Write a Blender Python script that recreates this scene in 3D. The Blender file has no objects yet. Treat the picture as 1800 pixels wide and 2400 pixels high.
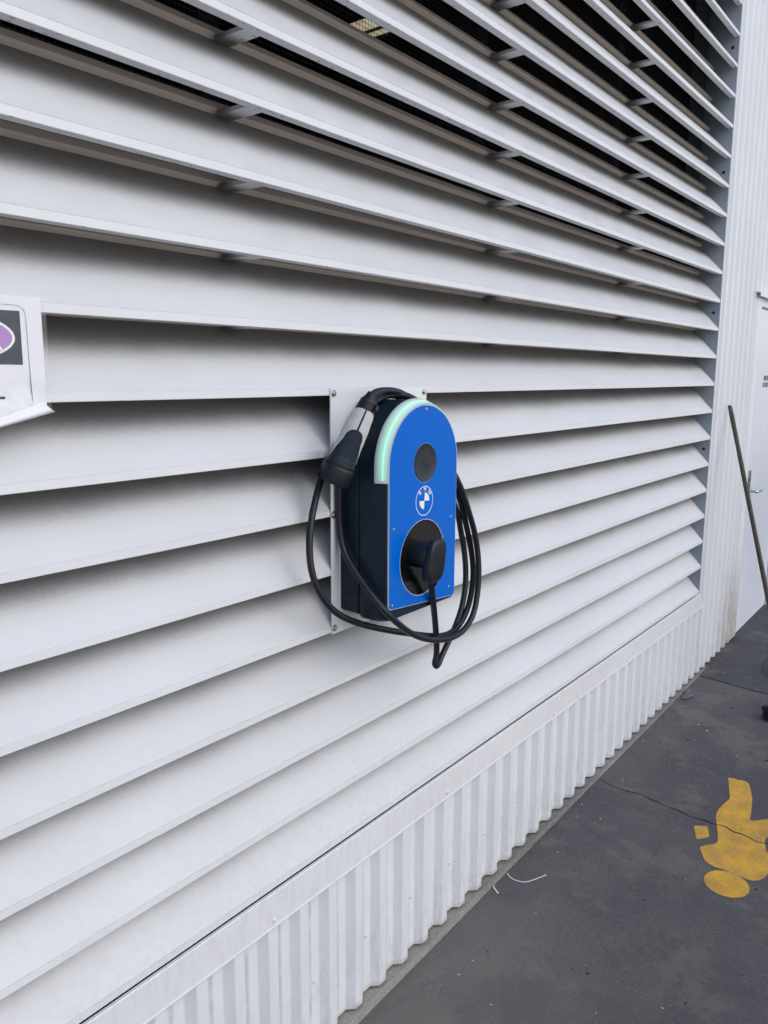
import bpy, bmesh, math, random
from mathutils import Vector, Matrix, noise
from mathutils.geometry import delaunay_2d_cdt
random.seed(7)
PI = math.pi
sc = bpy.context.scene
COL = sc.collection

# ---------------------------------------------------------------- camera
cam_d = bpy.data.cameras.new('camera')
cam = bpy.data.objects.new('camera', cam_d); COL.objects.link(cam)
cam_d.sensor_fit = 'HORIZONTAL'; cam_d.sensor_width = 36.0
cam_d.lens = 36.0 * 1856.98 / 1800.0
cam_d.clip_start = 0.02; cam_d.clip_end = 2000
F_ = Vector((0.77883908, 0.60390065, -0.16945115))
R_ = Vector((0.61332334, -0.78982092, 0.00417125))
U_ = Vector((0.13131704, 0.10717708, 0.98552976))
M_ = Matrix(((R_.x, U_.x, -F_.x), (R_.y, U_.y, -F_.y), (R_.z, U_.z, -F_.z)))
cam.matrix_world = Matrix.Translation((-1.4503, -1.2943, 0.0471)) @ M_.to_4x4()
sc.camera = cam

# ---------------------------------------------------------------- world, sun, exposure
SUN_EL, SUN_ROT = math.radians(38), math.radians(174)
w = bpy.data.worlds.new('World'); sc.world = w; w.use_nodes = True
nt = w.node_tree; nt.nodes.clear()
sky = nt.nodes.new('ShaderNodeTexSky'); sky.sky_type = 'NISHITA'; sky.sun_disc = False
sky.sun_elevation = SUN_EL; sky.sun_rotation = SUN_ROT
sky.air_density = 1.0; sky.dust_density = 1.5; sky.ozone_density = 1.0; sky.altitude = 0
bg = nt.nodes.new('ShaderNodeBackground'); bg.inputs['Strength'].default_value = 0.11
wo = nt.nodes.new('ShaderNodeOutputWorld')
nt.links.new(sky.outputs[0], bg.inputs[0]); nt.links.new(bg.outputs[0], wo.inputs[0])
sd = bpy.data.lights.new('sun', 'SUN'); sd.energy = 0.55; sd.angle = math.radians(80); sd.color = (1.0, 0.985, 0.965)
sun = bpy.data.objects.new('sun', sd); COL.objects.link(sun)
sdir = Vector((math.sin(SUN_ROT) * math.cos(SUN_EL), math.cos(SUN_ROT) * math.cos(SUN_EL), math.sin(SUN_EL)))
sun.rotation_euler = sdir.to_track_quat('Z', 'Y').to_euler(); sun.location = sdir * 30
sc.view_settings.view_transform = 'Standard'; sc.view_settings.look = 'None'
sc.view_settings.gamma = 1.0; sc.view_settings.use_curve_mapping = False
sc.view_settings.exposure = 0.66

# ---------------------------------------------------------------- material helpers
def srgb(r, g, b):
    f = lambda c: (c / 255 / 12.92) if c / 255 <= .04045 else ((c / 255 + .055) / 1.055) ** 2.4
    return (f(r), f(g), f(b), 1)

class NT:
    def __init__(s, name):
        s.m = bpy.data.materials.new(name); s.m.use_nodes = True
        s.t = s.m.node_tree; s.b = s.t.nodes['Principled BSDF']
    def n(s, kind, **kw):
        o = s.t.nodes.new(kind)
        for k, v in kw.items(): setattr(o, k, v)
        return o
    def l(s, a, b): s.t.links.new(a, b)
    def setin(s, sock, v):
        if isinstance(v, bpy.types.NodeSocket): s.l(v, sock)
        else: sock.default_value = v
    def pos(s, scale=(1, 1, 1), obj=False):
        if obj:
            p = s.n('ShaderNodeTexCoord').outputs['Object']
        else:
            p = s.n('ShaderNodeNewGeometry').outputs['Position']
        mp = s.n('ShaderNodeMapping'); mp.inputs['Scale'].default_value = scale
        s.l(p, mp.inputs[0]); return mp.outputs[0]
    def noise(s, vec, scale, detail=4, rough=.55, dist=0):
        o = s.n('ShaderNodeTexNoise'); o.inputs['Scale'].default_value = scale
        o.inputs['Detail'].default_value = detail; o.inputs['Roughness'].default_value = rough
        o.inputs['Distortion'].default_value = dist
        s.l(vec, o.inputs['Vector']); return o.outputs[0]
    def vor(s, vec, scale, rnd=1):
        o = s.n('ShaderNodeTexVoronoi'); o.inputs['Scale'].default_value = scale
        o.inputs['Randomness'].default_value = rnd
        s.l(vec, o.inputs['Vector']); return o
    def ramp(s, v, a, b, lo=0., hi=1.):
        o = s.n('ShaderNodeMapRange'); o.interpolation_type = 'SMOOTHSTEP'
        o.inputs['From Min'].default_value = a; o.inputs['From Max'].default_value = b
        o.inputs['To Min'].default_value = lo; o.inputs['To Max'].default_value = hi
        s.setin(o.inputs['Value'], v); return o.outputs[0]
    def math(s, op, a, b=0.):
        o = s.n('ShaderNodeMath', operation=op); s.setin(o.inputs[0], a); s.setin(o.inputs[1], b); return o.outputs[0]
    def mix(s, f, a, b, blend='MIX'):
        o = s.n('ShaderNodeMix', data_type='RGBA', blend_type=blend)
        s.setin(o.inputs[0], f); s.setin(o.inputs[6], a); s.setin(o.inputs[7], b); return o.outputs[2]
    def xyz(s, v):
        o = s.n('ShaderNodeSeparateXYZ'); s.l(v, o.inputs[0]); return o.outputs
    def bump(s, h, strength=.3, dist=.002):
        o = s.n('ShaderNodeBump'); o.inputs['Strength'].default_value = strength; o.inputs['Distance'].default_value = dist
        s.l(h, o.inputs['Height']); s.l(o.outputs[0], s.b.inputs['Normal']); return o
    def out(s, color=None, rough=None, metal=None):
        if color is not None: s.setin(s.b.inputs['Base Color'], color)
        if rough is not None: s.setin(s.b.inputs['Roughness'], rough)
        if metal is not None: s.setin(s.b.inputs['Metallic'], metal)
        return s.m

def simple(name, col, rough=.5, metal=0., bump=0., var=.06, scale=30):
    k = NT(name); v = k.pos()
    n = k.noise(v, scale, 5)
    c2 = tuple(x * (1 - var * 2) for x in col[:3]) + (1,)
    k.out(k.mix(n, col, c2), rough, metal)
    r = k.ramp(k.noise(v, scale * .4, 3), .3, .7, max(0, rough - .07), min(1, rough + .07)); k.l(r, k.b.inputs['Roughness'])
    if bump: k.bump(k.noise(v, scale * 12, 3), bump, .001)
    return k.m

def paint(name, base, dirt_shade, z0=-1.0, z1=-1.8, rough=.42, recess=True, stain_shade=0.):
    """powder coat paint on metal with dust, painted-in shade, speckles and grime"""
    k = NT(name); v = k.pos(); x, y, z = k.xyz(v)
    big = k.noise(v, 2.2, 4)
    oi = k.n('ShaderNodeObjectInfo').outputs['Random']
    c = k.mix(k.ramp(big, .3, .7), base, tuple(b * .955 for b in base[:3]) + (1,))
    c = k.mix(k.math('MULTIPLY', oi, .10), c, (.60, .585, .58, 1))
    # patchy dust plus painted slot shade, darker towards the back of the blade
    if recess:
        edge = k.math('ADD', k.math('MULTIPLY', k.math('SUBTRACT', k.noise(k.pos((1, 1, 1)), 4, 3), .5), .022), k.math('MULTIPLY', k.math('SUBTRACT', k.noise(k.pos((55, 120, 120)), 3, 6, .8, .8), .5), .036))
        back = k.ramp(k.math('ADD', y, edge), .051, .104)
        c = k.mix(k.math('MULTIPLY', k.ramp(y, .0017, .0025), .11 * dirt_shade), c, (.165, .16, .16, 1))  # blade behind the lip painted darker, so the lip looks better lit
        c = k.mix(k.math('MULTIPLY', back, .82 * dirt_shade), c, (.088, .086, .087, 1))
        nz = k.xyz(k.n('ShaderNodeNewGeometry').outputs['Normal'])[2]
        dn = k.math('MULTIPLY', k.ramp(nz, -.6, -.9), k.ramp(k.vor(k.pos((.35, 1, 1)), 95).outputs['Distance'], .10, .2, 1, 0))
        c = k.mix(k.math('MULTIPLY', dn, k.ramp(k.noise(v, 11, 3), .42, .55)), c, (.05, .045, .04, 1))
        sm = k.noise(k.pos((3, 9, 20)), 2.5, 6, .6)
        c = k.mix(k.ramp(sm, .58, .8, 0, .10 * dirt_shade), c, (.40, .38, .35, 1))
    # fine speckle
    sp = k.vor(v, 140); spm = k.ramp(sp.outputs['Distance'], .03, .12, 1, 0)
    gate = k.ramp(k.noise(v, 9, 3), .54, .68)
    c = k.mix(k.math('MULTIPLY', k.math('MULTIPLY', spm, gate), .55), c, (.16, .14, .12, 1))
    # grime rising from the ground
    low = k.ramp(z, z0, z1)
    gn = k.noise(k.pos((18, 18, 4)), 3, 7, .72)
    g = k.math('MULTIPLY', low, k.ramp(gn, .42, .68))
    c = k.mix(k.math('MULTIPLY', g, .30), c, (.33, .29, .23, 1))
    fine = k.noise(k.pos((1, 1, .5)), 240, 2, .6)
    c = k.mix(k.math('MULTIPLY', k.math('MULTIPLY', low, k.ramp(fine, .55, .7)), .18), c, (.27, .24, .20, 1))
    if stain_shade:
        fx = k.math('FRACT', k.math('DIVIDE', k.math('ADD', x, 11.15 - .097), .1115))
        ln = k.math('MULTIPLY', k.ramp(fx, .40, .46), k.ramp(fx, .60, .50))  # web shadow painted as dark lines along the rib valleys
        ln = k.math('MULTIPLY', ln, k.ramp(k.noise(k.pos((4, 4, 7)), 3, 6, .7), .30, .62, .25, 1))
        c = k.mix(k.math('MULTIPLY', ln, .42), c, (.24, .21, .18, 1))
        bt = k.math('MULTIPLY', k.ramp(k.math('SUBTRACT', z, k.math('MULTIPLY', x, .0118)), -1.735, -1.762), k.ramp(k.noise(k.pos((22, 22, 9)), 3, 6, .7), .30, .6, .2, 1))
        bt = k.math('MULTIPLY', bt, k.ramp(y, .006, .001, .6, 1.))
        c = k.mix(k.math('MULTIPLY', bt, .55), c, (.21, .18, .15, 1))
        sx = k.math('MULTIPLY', k.ramp(x, 3.55, 4.1), k.ramp(z, -.95, -1.7))
        sx = k.math('MULTIPLY', sx, k.ramp(k.noise(k.pos((10, 10, 3)), 4, 6, .7), .3, .62, .3, 1))
        c = k.mix(k.math('MULTIPLY', sx, stain_shade), c, (.27, .205, .145, 1))
    k.out(c, rough)
    k.l(k.ramp(k.noise(v, 14, 4), .3, .7, rough - .06, rough + .12), k.b.inputs['Roughness'])
    h = k.math('ADD', k.math('MULTIPLY', k.noise(k.pos((.6, 1, 1)), 5, 2), 1.0), k.math('MULTIPLY', k.noise(v, 700, 2), .02))
    k.bump(h, .12, .012)
    return k.m

WHITE = (.745, .757, .785, 1)
M = {}
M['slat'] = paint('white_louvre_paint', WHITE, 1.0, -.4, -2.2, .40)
M['flange'] = paint('beige_bounce_louvre_edge', (.92, .80, .685, 1), .12, -3, -4, .5, recess=False)  # beige puts warm ground bounce into the flange colour
M['sheet'] = paint('white_cladding_paint', (.745, .762, .80, 1), 1, -1.25, -1.80, .38, recess=False, stain_shade=.75)
M['flash'] = paint('white_flashing_paint', (.76, .768, .795, 1), 1, -.6, -1.9, .38, recess=False)
M['jamb'] = paint('blue_grey_jamb_paint', (.30, .345, .40, 1), .3, -3, -4, .45, recess=False)
M['door'] = simple('white_door_paint', (.72, .75, .84, 1), .24, 0, .02, .02, 2)
M['darkmetal'] = simple('dark_steel', (.02, .026, .034, 1), .6, .0)
M['wire'] = simple('wire_mesh_steel', (.10, .10, .105, 1), .5, .3)
M['interior'] = simple('interior_black', (.012, .016, .026, 1), .9)
M['steel'] = simple('stainless_steel', (.62, .62, .62, 1), .28, 1.0, .1)
M['screwdark'] = simple('screw_recess', (.03, .03, .03, 1), .5, .5)
M['plate'] = simple('white_aluminium_plate', (.80, .81, .84, 1), .22, 0, .05, .02, 6)
M['paper'] = None
def plastic(name, col, rough, bump=.12, bscale=900, dust=.05):
    k = NT(name); v = k.pos()
    n = k.noise(v, 7, 6, .65)
    c = k.mix(k.ramp(n, .45, .75, 0, dust), col, (.30, .31, .32, 1))
    k.out(c, rough); k.l(k.ramp(k.noise(v, 25, 4), .3, .7, rough - .06, rough + .08), k.b.inputs['Roughness'])
    k.bump(k.noise(v, bscale, 2), bump, .0006); return k.m
M['housing'] = plastic('dark_navy_plastic', (.0022, .0135, .029, 1), .45, dust=.015)
M['housing'].node_tree.nodes['Principled BSDF'].inputs['Specular IOR Level'].default_value = .32
M['housing_rear'] = plastic('dark_navy_rear_plastic', (.0022, .0140, .027, 1), .5, dust=.02)
M['housing_rear'].node_tree.nodes['Principled BSDF'].inputs['Specular IOR Level'].default_value = .32
M['rubber'] = plastic('black_rubber', (.0035, .006, .012, 1), .46, .2, 500, .03)
M['reader'] = plastic('slate_satin_plastic', (.014, .021, .031, 1), .42, .05, 700, .03)
M['blackgloss'] = plastic('black_gloss_plastic', (.004, .0045, .006, 1), .18, .02, 300, .01)
M['plug'] = plastic('black_satin_plastic', (.004, .0075, .013, 1), .38, .1, 900, .02)
M['grip'] = plastic('navy_grip_plastic', (.008, .018, .036, 1), .40, .1, 900, .03)
M['gunwhite'] = plastic('pale_grey_plastic', (.60, .60, .61, 1), .38, .05, 600, .1)
def blue():
    k = NT('blue_panel_film'); v = k.pos()
    k.out((.0, .128, .58, 1), .2)
    k.b.inputs['Specular IOR Level'].default_value = .2
    k.bump(k.noise(v, 120, 3, .6), .05, .0015); return k.m
M['blue'] = blue()
M['paneledge'] = simple('panel_edge_acrylic', (.62, .68, .76, 1), .3)
M['print'] = simple('white_print', (.85, .86, .88, 1), .35, 0, 0, .02)
def lens():
    k = NT('frosted_light_diffuser'); k.out((.55, .66, .66, 1), .28)
    k.b.inputs['Subsurface Weight'].default_value = .0
    k.b.inputs['Transmission Weight'].default_value = .2
    return k.m
M['lens'] = lens()
def led(name, col, st):
    k = NT(name); k.out((.3, .7, .5, 1), .4)
    k.b.inputs['Emission Color'].default_value = col; k.b.inputs['Emission Strength'].default_value = st; return k.m
M['ledglow'] = None
M['led'] = led('green_led', (.35, 1., .55, 1), 1.6)

def ground_mat(name, dark, light, patchy=1., rough=.78, bumps=.5, warm=(.165, .155, .14, 1)):
    k = NT(name); v = k.pos(); x, y, z = k.xyz(v)
    n1 = k.noise(v, .9, 6, .6, .4); n2 = k.noise(v, 5, 6, .65, .3); n3 = k.noise(v, 110, 4, .7); n4 = k.noise(v, 420, 3, .7)
    c = k.mix(k.ramp(n1, .25, .75), dark, light)
    c = k.mix(k.ramp(n2, .42, .74, 0, .35 * patchy), c, (dark[0] * .62, dark[1] * .64, dark[2] * .72, 1))
    # bleached run-off zone near the wall on the near side
    zone = k.math('MULTIPLY', k.ramp(x, 1.15, .45), k.ramp(k.math('ADD', y, k.math('MULTIPLY', n2, .5)), -.55, .1))
    c = k.mix(k.math('MULTIPLY', zone, .9 * patchy), c, warm)
    c = k.mix(k.ramp(n3, .45, .70, 0, .55), c, tuple(a * 1.55 for a in light[:3]) + (1,))
    c = k.mix(k.ramp(n4, .50, .64, 0, .65), c, (.018, .018, .02, 1))
    sp = k.vor(v, 75); m = k.math('MULTIPLY', k.ramp(sp.outputs['Distance'], .02, .10, 1, 0), k.ramp(k.noise(v, 4, 2), .52, .66))
    c = k.mix(k.math('MULTIPLY', m, .8), c, (.32, .30, .28, 1))
    big2 = k.noise(k.pos((1, 1.4, 1)), 2.1, 5, .6, .8)
    c = k.mix(k.ramp(big2, .42, .66, 0, .42 * patchy), c, (dark[0] * .88, dark[1] * .87, dark[2] * .97, 1))
    c = k.mix(k.ramp(k.noise(k.pos((1.2, 1, 1)), 3.3, 5, .65), .52, .66, 0, .6 * patchy), c, (.165, .152, .130, 1))
    # oil marks, scratches
    sc_ = k.noise(k.pos((2, 14, 1)), 5, 6, .75, 1.2)
    c = k.mix(k.ramp(sc_, .66, .74, 0, .6), c, (.012, .012, .016, 1))
    sw = k.noise(k.pos((16, 3, 1)), 4, 7, .8, 1.5)
    c = k.mix(k.ramp(sw, .67, .78, 0, .35), c, (.24, .22, .21, 1))
    k.out(c, rough); k.l(k.ramp(n2, .3, .7, rough - .12, rough + .08), k.b.inputs['Roughness'])
    h = k.math('ADD', k.math('MULTIPLY', n3, .6), k.math('MULTIPLY', n4, .5))
    k.bump(h, bumps, .004); return k.m
M['pave'] = ground_mat('worn_grey_paving', (.076, .070, .080, 1), (.128, .119, .118, 1))
M['pave_far'] = ground_mat('worn_dark_paving', (.044, .046, .056, 1), (.070, .066, .070, 1))
M['asphalt'] = ground_mat('coarse_asphalt_patch', (.022, .024, .028, 1), (.04, .043, .048, 1), .5, .85, 1.0)
M['bounce_yard'] = ground_mat('pale_bounce_yard', (.54, .48, .41, 1), (.60, .54, .46, 1), .05, .85, .3)  # unseen yard, made extra pale to bounce warm light up at the louvre
M['plinth'] = ground_mat('dusty_concrete_ledge', (.16, .148, .135, 1), (.33, .31, .27, 1), .5, .85, .7, (.46, .44, .39, 1))
M['gap'] = simple('crack_dirt', (.010, .010, .011, 1), .95)
def yellow():
    k = NT('worn_yellow_road_paint'); v = k.pos()
    n = k.noise(k.pos((1, 2.2, 1)), 330, 4, .8); n2 = k.noise(v, 12, 5, .6)
    c = k.mix(k.ramp(n2, .3, .7), (.92, .50, .030, 1), (.82, .45, .055, 1))
    c = k.mix(k.ramp(k.math('ADD', n, k.math('MULTIPLY', n2, .22)), .555, .68, 0, .75), c, (.17, .115, .06, 1))
    k.out(c, .6); k.bump(n, .5, .002); return k.m
M['yellow'] = yellow()
def wood():
    k = NT('weathered_wood'); v = k.pos((30, 30, 2), obj=True)
    n = k.noise(v, 4, 6, .65, .8)
    k.out(k.mix(k.ramp(n, .3, .7), (.040, .032, .026, 1), (.095, .078, .06, 1)), .7); k.bump(n, .4, .002); return k.m
M['wood'] = wood()
def skylight():
    k = NT('fibreglass_skylight'); v = k.pos(); n = k.noise(v, 9, 5, .7)
    tr = k.n('ShaderNodeBsdfTranslucent'); c = k.mix(k.ramp(n, .42, .62), (1., .93, .76, 1), (.85, .70, .45, 1))
    k.l(c, tr.inputs[0]); k.l(tr.outputs[0], k.t.nodes['Material Output'].inputs[0]); return k.m
M['skylight'] = skylight()
def clear():
    k = NT('clear_plastic_film'); v = k.pos(); k.out((.85, .87, .9, 1), .12)
    k.b.inputs['Alpha'].default_value = .10; k.b.inputs['Specular IOR Level'].default_value = .35
    h = k.math('ADD', k.noise(k.pos((1, 1, 1.6)), 16, 5, .6, 1.5), k.noise(v, 60, 3))
    k.bump(h, .8, .004); return k.m
M['film'] = clear()
def paper():
    k = NT('white_paper'); v = k.pos(); k.out((.80, .80, .84, 1), .55)
    k.bump(k.noise(v, 14, 5, .55, 1.6), .35, .006); return k.m
M['paper'] = paper()
def inkd():
    k = NT('faded_black_ink'); v = k.pos(); n = k.noise(k.pos((1, 1, 3)), 22, 6, .7, 1)
    k.out(k.mix(k.ramp(n, .5, .75), (.006, .014, .03, 1), (.03, .035, .07, 1)), .45); k.b.inputs['Specular IOR Level'].default_value = .15; return k.m
M['ink'] = inkd()
M['purple'] = simple('faded_purple_ink', (.42, .20, .56, 1), .4)
M['inkline'] = simple('blue_ink_line', (.10, .12, .28, 1), .5)
M['text'] = simple('black_vinyl_lettering', (.02, .02, .025, 1), .4)
M['navy'] = simple('navy_sign', (.01, .02, .07, 1), .4)
M['tie'] = simple('white_nylon', (.62, .63, .64, 1), .35)
M['scrap'] = simple('grey_blue_plastic_scrap', (.10, .12, .14, 1), .3)
M['chipl'] = simple('pale_chip', (.45, .44, .43, 1), .6)
M['chipd'] = simple('dark_chip', (.012, .012, .015, 1), .6)
M['bristle'] = simple('black_bristle', (.006, .006, .007, 1), .7)
M['roofm'] = simple('roof_sheet', (.4, .4, .42, 1), .5)

# ---------------------------------------------------------------- mesh helpers
def link(name, me, mat, parent=None, smooth=False, kind=None):
    o = bpy.data.objects.new(name, me); COL.objects.link(o)
    if mat is not None and not me.materials: me.materials.append(M[mat] if isinstance(mat, str) else mat)
    if smooth:
        for p in me.polygons: p.use_smooth = True
    if parent: o.parent = parent
    if kind: o['kind'] = kind
    return o
def mk(name, verts, faces, mat, parent=None, smooth=False, kind=None):
    me = bpy.data.meshes.new(name); me.from_pydata([tuple(v) for v in verts], [], faces); me.update()
    return link(name, me, mat, parent, smooth, kind)
def frombm(name, bm, mat, parent=None, smooth=False, kind=None):
    bmesh.ops.recalc_face_normals(bm, faces=bm.faces)
    me = bpy.data.meshes.new(name); bm.to_mesh(me); bm.free()
    return link(name, me, mat, parent, smooth, kind)
def boxbm(bm, x0, x1, y0, y1, z0, z1):
    vs = [bm.verts.new(p) for p in ((x0,y0,z0),(x1,y0,z0),(x1,y1,z0),(x0,y1,z0),(x0,y0,z1),(x1,y0,z1),(x1,y1,z1),(x0,y1,z1))]
    for f in ((0,1,2,3),(4,7,6,5),(0,4,5,1),(1,5,6,2),(2,6,7,3),(3,7,4,0)): bm.faces.new([vs[i] for i in f])
    return vs
def box(name, x0, x1, y0, y1, z0, z1, mat, parent=None, bevel=0, kind=None):
    bm = bmesh.new(); boxbm(bm, x0, x1, y0, y1, z0, z1)
    if bevel: bmesh.ops.bevel(bm, geom=bm.edges[:], offset=bevel, segments=2, affect='EDGES')
    return frombm(name, bm, mat, parent, kind=kind)
def empty(name, loc=(0, 0, 0)):
    o = bpy.data.objects.new(name, None); COL.objects.link(o); o.location = loc; o.empty_display_size = .1; return o
def keep(child, parent):           # parent keeping world place (parents are only translated)
    child.parent = parent; child.matrix_parent_inverse = Matrix.Translation(parent.location).inverted(); return child
def thing(name, label, cat, group=None, loc=(0, 0, 0)):
    o = empty(name, loc); o['label'] = label; o['category'] = cat
    if group: o['group'] = group
    return o
def tag(o, label, cat, group=None):
    o['label'] = label; o['category'] = cat
    if group: o['group'] = group
    return o
def profile_x(name, prof, x0, x1, mat, parent, nseg=1, closed=False):
    """extrude a YZ profile along X"""
    vs, fs = [], []; n = len(prof)
    for i in range(nseg + 1):
        x = x0 + (x1 - x0) * i / nseg
        vs += [(x, p[0], p[1]) for p in prof]
    for i in range(nseg):
        for j in range(n if closed else n - 1):
            a = i * n + j; b = i * n + (j + 1) % n
            fs.append((a, b, b + n, a + n))
    if closed: fs += [tuple(range(n))[::-1], tuple(nseg * n + j for j in range(n))]
    return mk(name, vs, fs, mat, parent)
def thick(poly, t):
    """closed outline of an open polyline of sheet metal thickness t (offset to its left)"""
    out = []
    for i, p in enumerate(poly):
        p = Vector(p); ns = []
        if i > 0: d = (p - Vector(poly[i-1])).normalized(); ns.append(Vector((-d.y, d.x)))
        if i < len(poly) - 1: d = (Vector(poly[i+1]) - p).normalized(); ns.append(Vector((-d.y, d.x)))
        n = sum(ns, Vector((0, 0)))
        n = n / max(n.length_squared, .3) if len(ns) > 1 else n
        n = n * (2 if False else 1)
        out.append(p + n * t * (1 if len(ns) == 1 else 1.0))
    return [tuple(p) for p in poly] + [tuple(p) for p in reversed(out)]
def arcpts(cx, cy, r, a0, a1, n):
    return [(cx + r * math.cos(math.radians(a0 + (a1 - a0) * i / n)), cy + r * math.sin(math.radians(a0 + (a1 - a0) * i / n))) for i in range(n + 1)]
def cdt_faces(outline, holes=(), slits=()):
    pts = [Vector(p) for p in outline]; faces = [list(range(len(pts)))]
    edges = []; hf = []
    for h in list(holes) + list(slits):
        s = len(pts); pts += [Vector(p) for p in h]; edges += [(s + i, s + (i + 1) % len(h)) for i in range(len(h))]
    n = len(outline); edges += [(i, (i + 1) % n) for i in range(n)]
    r = delaunay_2d_cdt(pts, edges, [], 0, 1e-7)
    V, Fc = r[0], r[2]
    def inside(p, poly):
        c = False; j = len(poly) - 1
        for i in range(len(poly)):
            a, b = poly[i], poly[j]
            if (a[1] > p[1]) != (b[1] > p[1]) and p[0] < (b[0] - a[0]) * (p[1] - a[1]) / (b[1] - a[1]) + a[0]: c = not c
            j = i
        return c
    keepf = []
    for f in Fc:
        c = sum((V[i] for i in f), Vector((0, 0))) / len(f)
        if inside(c, outline) and not any(inside(c, h) for h in list(holes) + list(slits)): keepf.append(list(f))
    return [tuple(v) for v in V], keepf
def plate_xz(name, outline, holes, y0, y1, mat, parent=None, bevel=0):
    """flat plate in XZ, front at y0 (towards -Y), back at y1"""
    V, Fc = cdt_faces(outline, holes)
    bm = bmesh.new()
    fr = [bm.verts.new((v[0], y0, v[1])) for v in V]; bk = [bm.verts.new((v[0], y1, v[1])) for v in V]
    for f in Fc:
        bm.faces.new([fr[i] for i in f]); bm.faces.new([bk[i] for i in reversed(f)])
    cnt = {}
    for f in Fc:
        for i in range(len(f)):
            e = (f[i], f[(i + 1) % len(f)]); cnt[e] = cnt.get(e, 0) + 1
    for (a, b) in list(cnt):
        if (b, a) not in cnt: bm.faces.new([fr[b], fr[a], bk[a], bk[b]])
    bmesh.ops.delete(bm, geom=[v for v in bm.verts if not v.link_faces], context='VERTS')
    return frombm(name, bm, mat, parent)
def plate_xy(name, outline, holes, z, th, mat, parent=None, slits=(), slope=0.):
    V, Fc = cdt_faces(outline, holes, slits); bm = bmesh.new()
    t = [bm.verts.new((v[0], v[1], z + slope * v[0])) for v in V]; b = [bm.verts.new((v[0], v[1], z - th + slope * v[0])) for v in V]
    cnt = set()
    for f in Fc:
        bm.faces.new([t[i] for i in f]); bm.faces.new([b[i] for i in reversed(f)])
        for i in range(len(f)): cnt.add((f[i], f[(i + 1) % len(f)]))
    for (a, c) in cnt:
        if (c, a) not in cnt: bm.faces.new([t[c], t[a], b[a], b[c]])
    bmesh.ops.delete(bm, geom=[v for v in bm.verts if not v.link_faces], context='VERTS')
    return frombm(name, bm, mat, parent)
def lathe(name, prof, origin, axis, mat, parent=None, n=32, smooth=True, phase=0.):
    """prof: list (r, t) along axis"""
    ax = Vector(axis).normalized(); a = ax.orthogonal().normalized(); b = ax.cross(a); O = Vector(origin)
    vs, fs = [], []
    for (r, t) in prof:
        for i in range(n):
            th = 2 * PI * i / n + phase
            vs.append(O + ax * t + (a * math.cos(th) + b * math.sin(th)) * r)
    for j in range(len(prof) - 1):
        for i in range(n):
            fs.append((j*n+i, j*n+(i+1) % n, (j+1)*n+(i+1) % n, (j+1)*n+i))
    fs.append(tuple(range(n))[::-1]); fs.append(tuple((len(prof)-1)*n + i for i in range(n)))
    bm = bmesh.new(); me = bpy.data.meshes.new(name); me.from_pydata([tuple(v) for v in vs], [], fs); bm.from_mesh(me); bpy.data.meshes.remove(me)
    o = frombm(name, bm, mat, parent, smooth)
    if smooth: autosmooth(o)
    return o
def autosmooth(o, ang=35):
    me = o.data; bm = bmesh.new(); bm.from_mesh(me)
    for e in bm.edges:
        if len(e.link_faces) == 2 and e.calc_face_angle(0) > math.radians(ang): e.smooth = False
    for f in bm.faces: f.smooth = True
    bm.to_mesh(me); bm.free()
def catmull(pts, sub=8):
    P = [Vector(p) for p in pts]; P = [P[0] * 2 - P[1]] + P + [P[-1] * 2 - P[-2]]; out = []
    for i in range(1, len(P) - 2):
        p0, p1, p2, p3 = P[i-1:i+3]
        d1 = max((p1-p0).length, 1e-6) ** .5; d2 = max((p2-p1).length, 1e-6) ** .5; d3 = max((p3-p2).length, 1e-6) ** .5
        m1 = (p1-p0)/d1 - (p2-p0)/(d1+d2) + (p2-p1)/d2; m2 = (p2-p1)/d2 - (p3-p1)/(d2+d3) + (p3-p2)/d3
        m1 *= d2; m2 *= d2
        for k in range(sub):
            t = k / sub
            out.append((2*t**3-3*t**2+1)*p1 + (t**3-2*t**2+t)*m1 + (-2*t**3+3*t**2)*p2 + (t**3-t**2)*m2)
    out.append(P[-2]); return out
def tube(name, pts, r, mat, parent=None, n=14, sub=8, spline=True, radii=None):
    P = catmull(pts, sub) if spline else [Vector(p) for p in pts]
    # light smoothing
    if spline:
        for _ in range(6):
            P = [P[0]] + [(P[i-1] + P[i] * 2 + P[i+1]) / 4 for i in range(1, len(P)-1)] + [P[-1]]
    T = [(P[min(i+1, len(P)-1)] - P[max(i-1, 0)]).normalized() for i in range(len(P))]
    N = T[0].orthogonal().normalized(); vs, fs = [], []
    for i, p in enumerate(P):
        N = (N - T[i] * N.dot(T[i])).normalized(); B = T[i].cross(N)
        rr = radii[i] if radii else r
        for j in range(n):
            a = 2 * PI * j / n; vs.append(p + (N * math.cos(a) + B * math.sin(a)) * rr)
    for i in range(len(P) - 1):
        for j in range(n): fs.append((i*n+j, i*n+(j+1) % n, (i+1)*n+(j+1) % n, (i+1)*n+j))
    fs.append(tuple(range(n))[::-1]); fs.append(tuple((len(P)-1)*n+j for j in range(n)))
    return mk(name, vs, fs, mat, parent, smooth=True)
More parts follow.
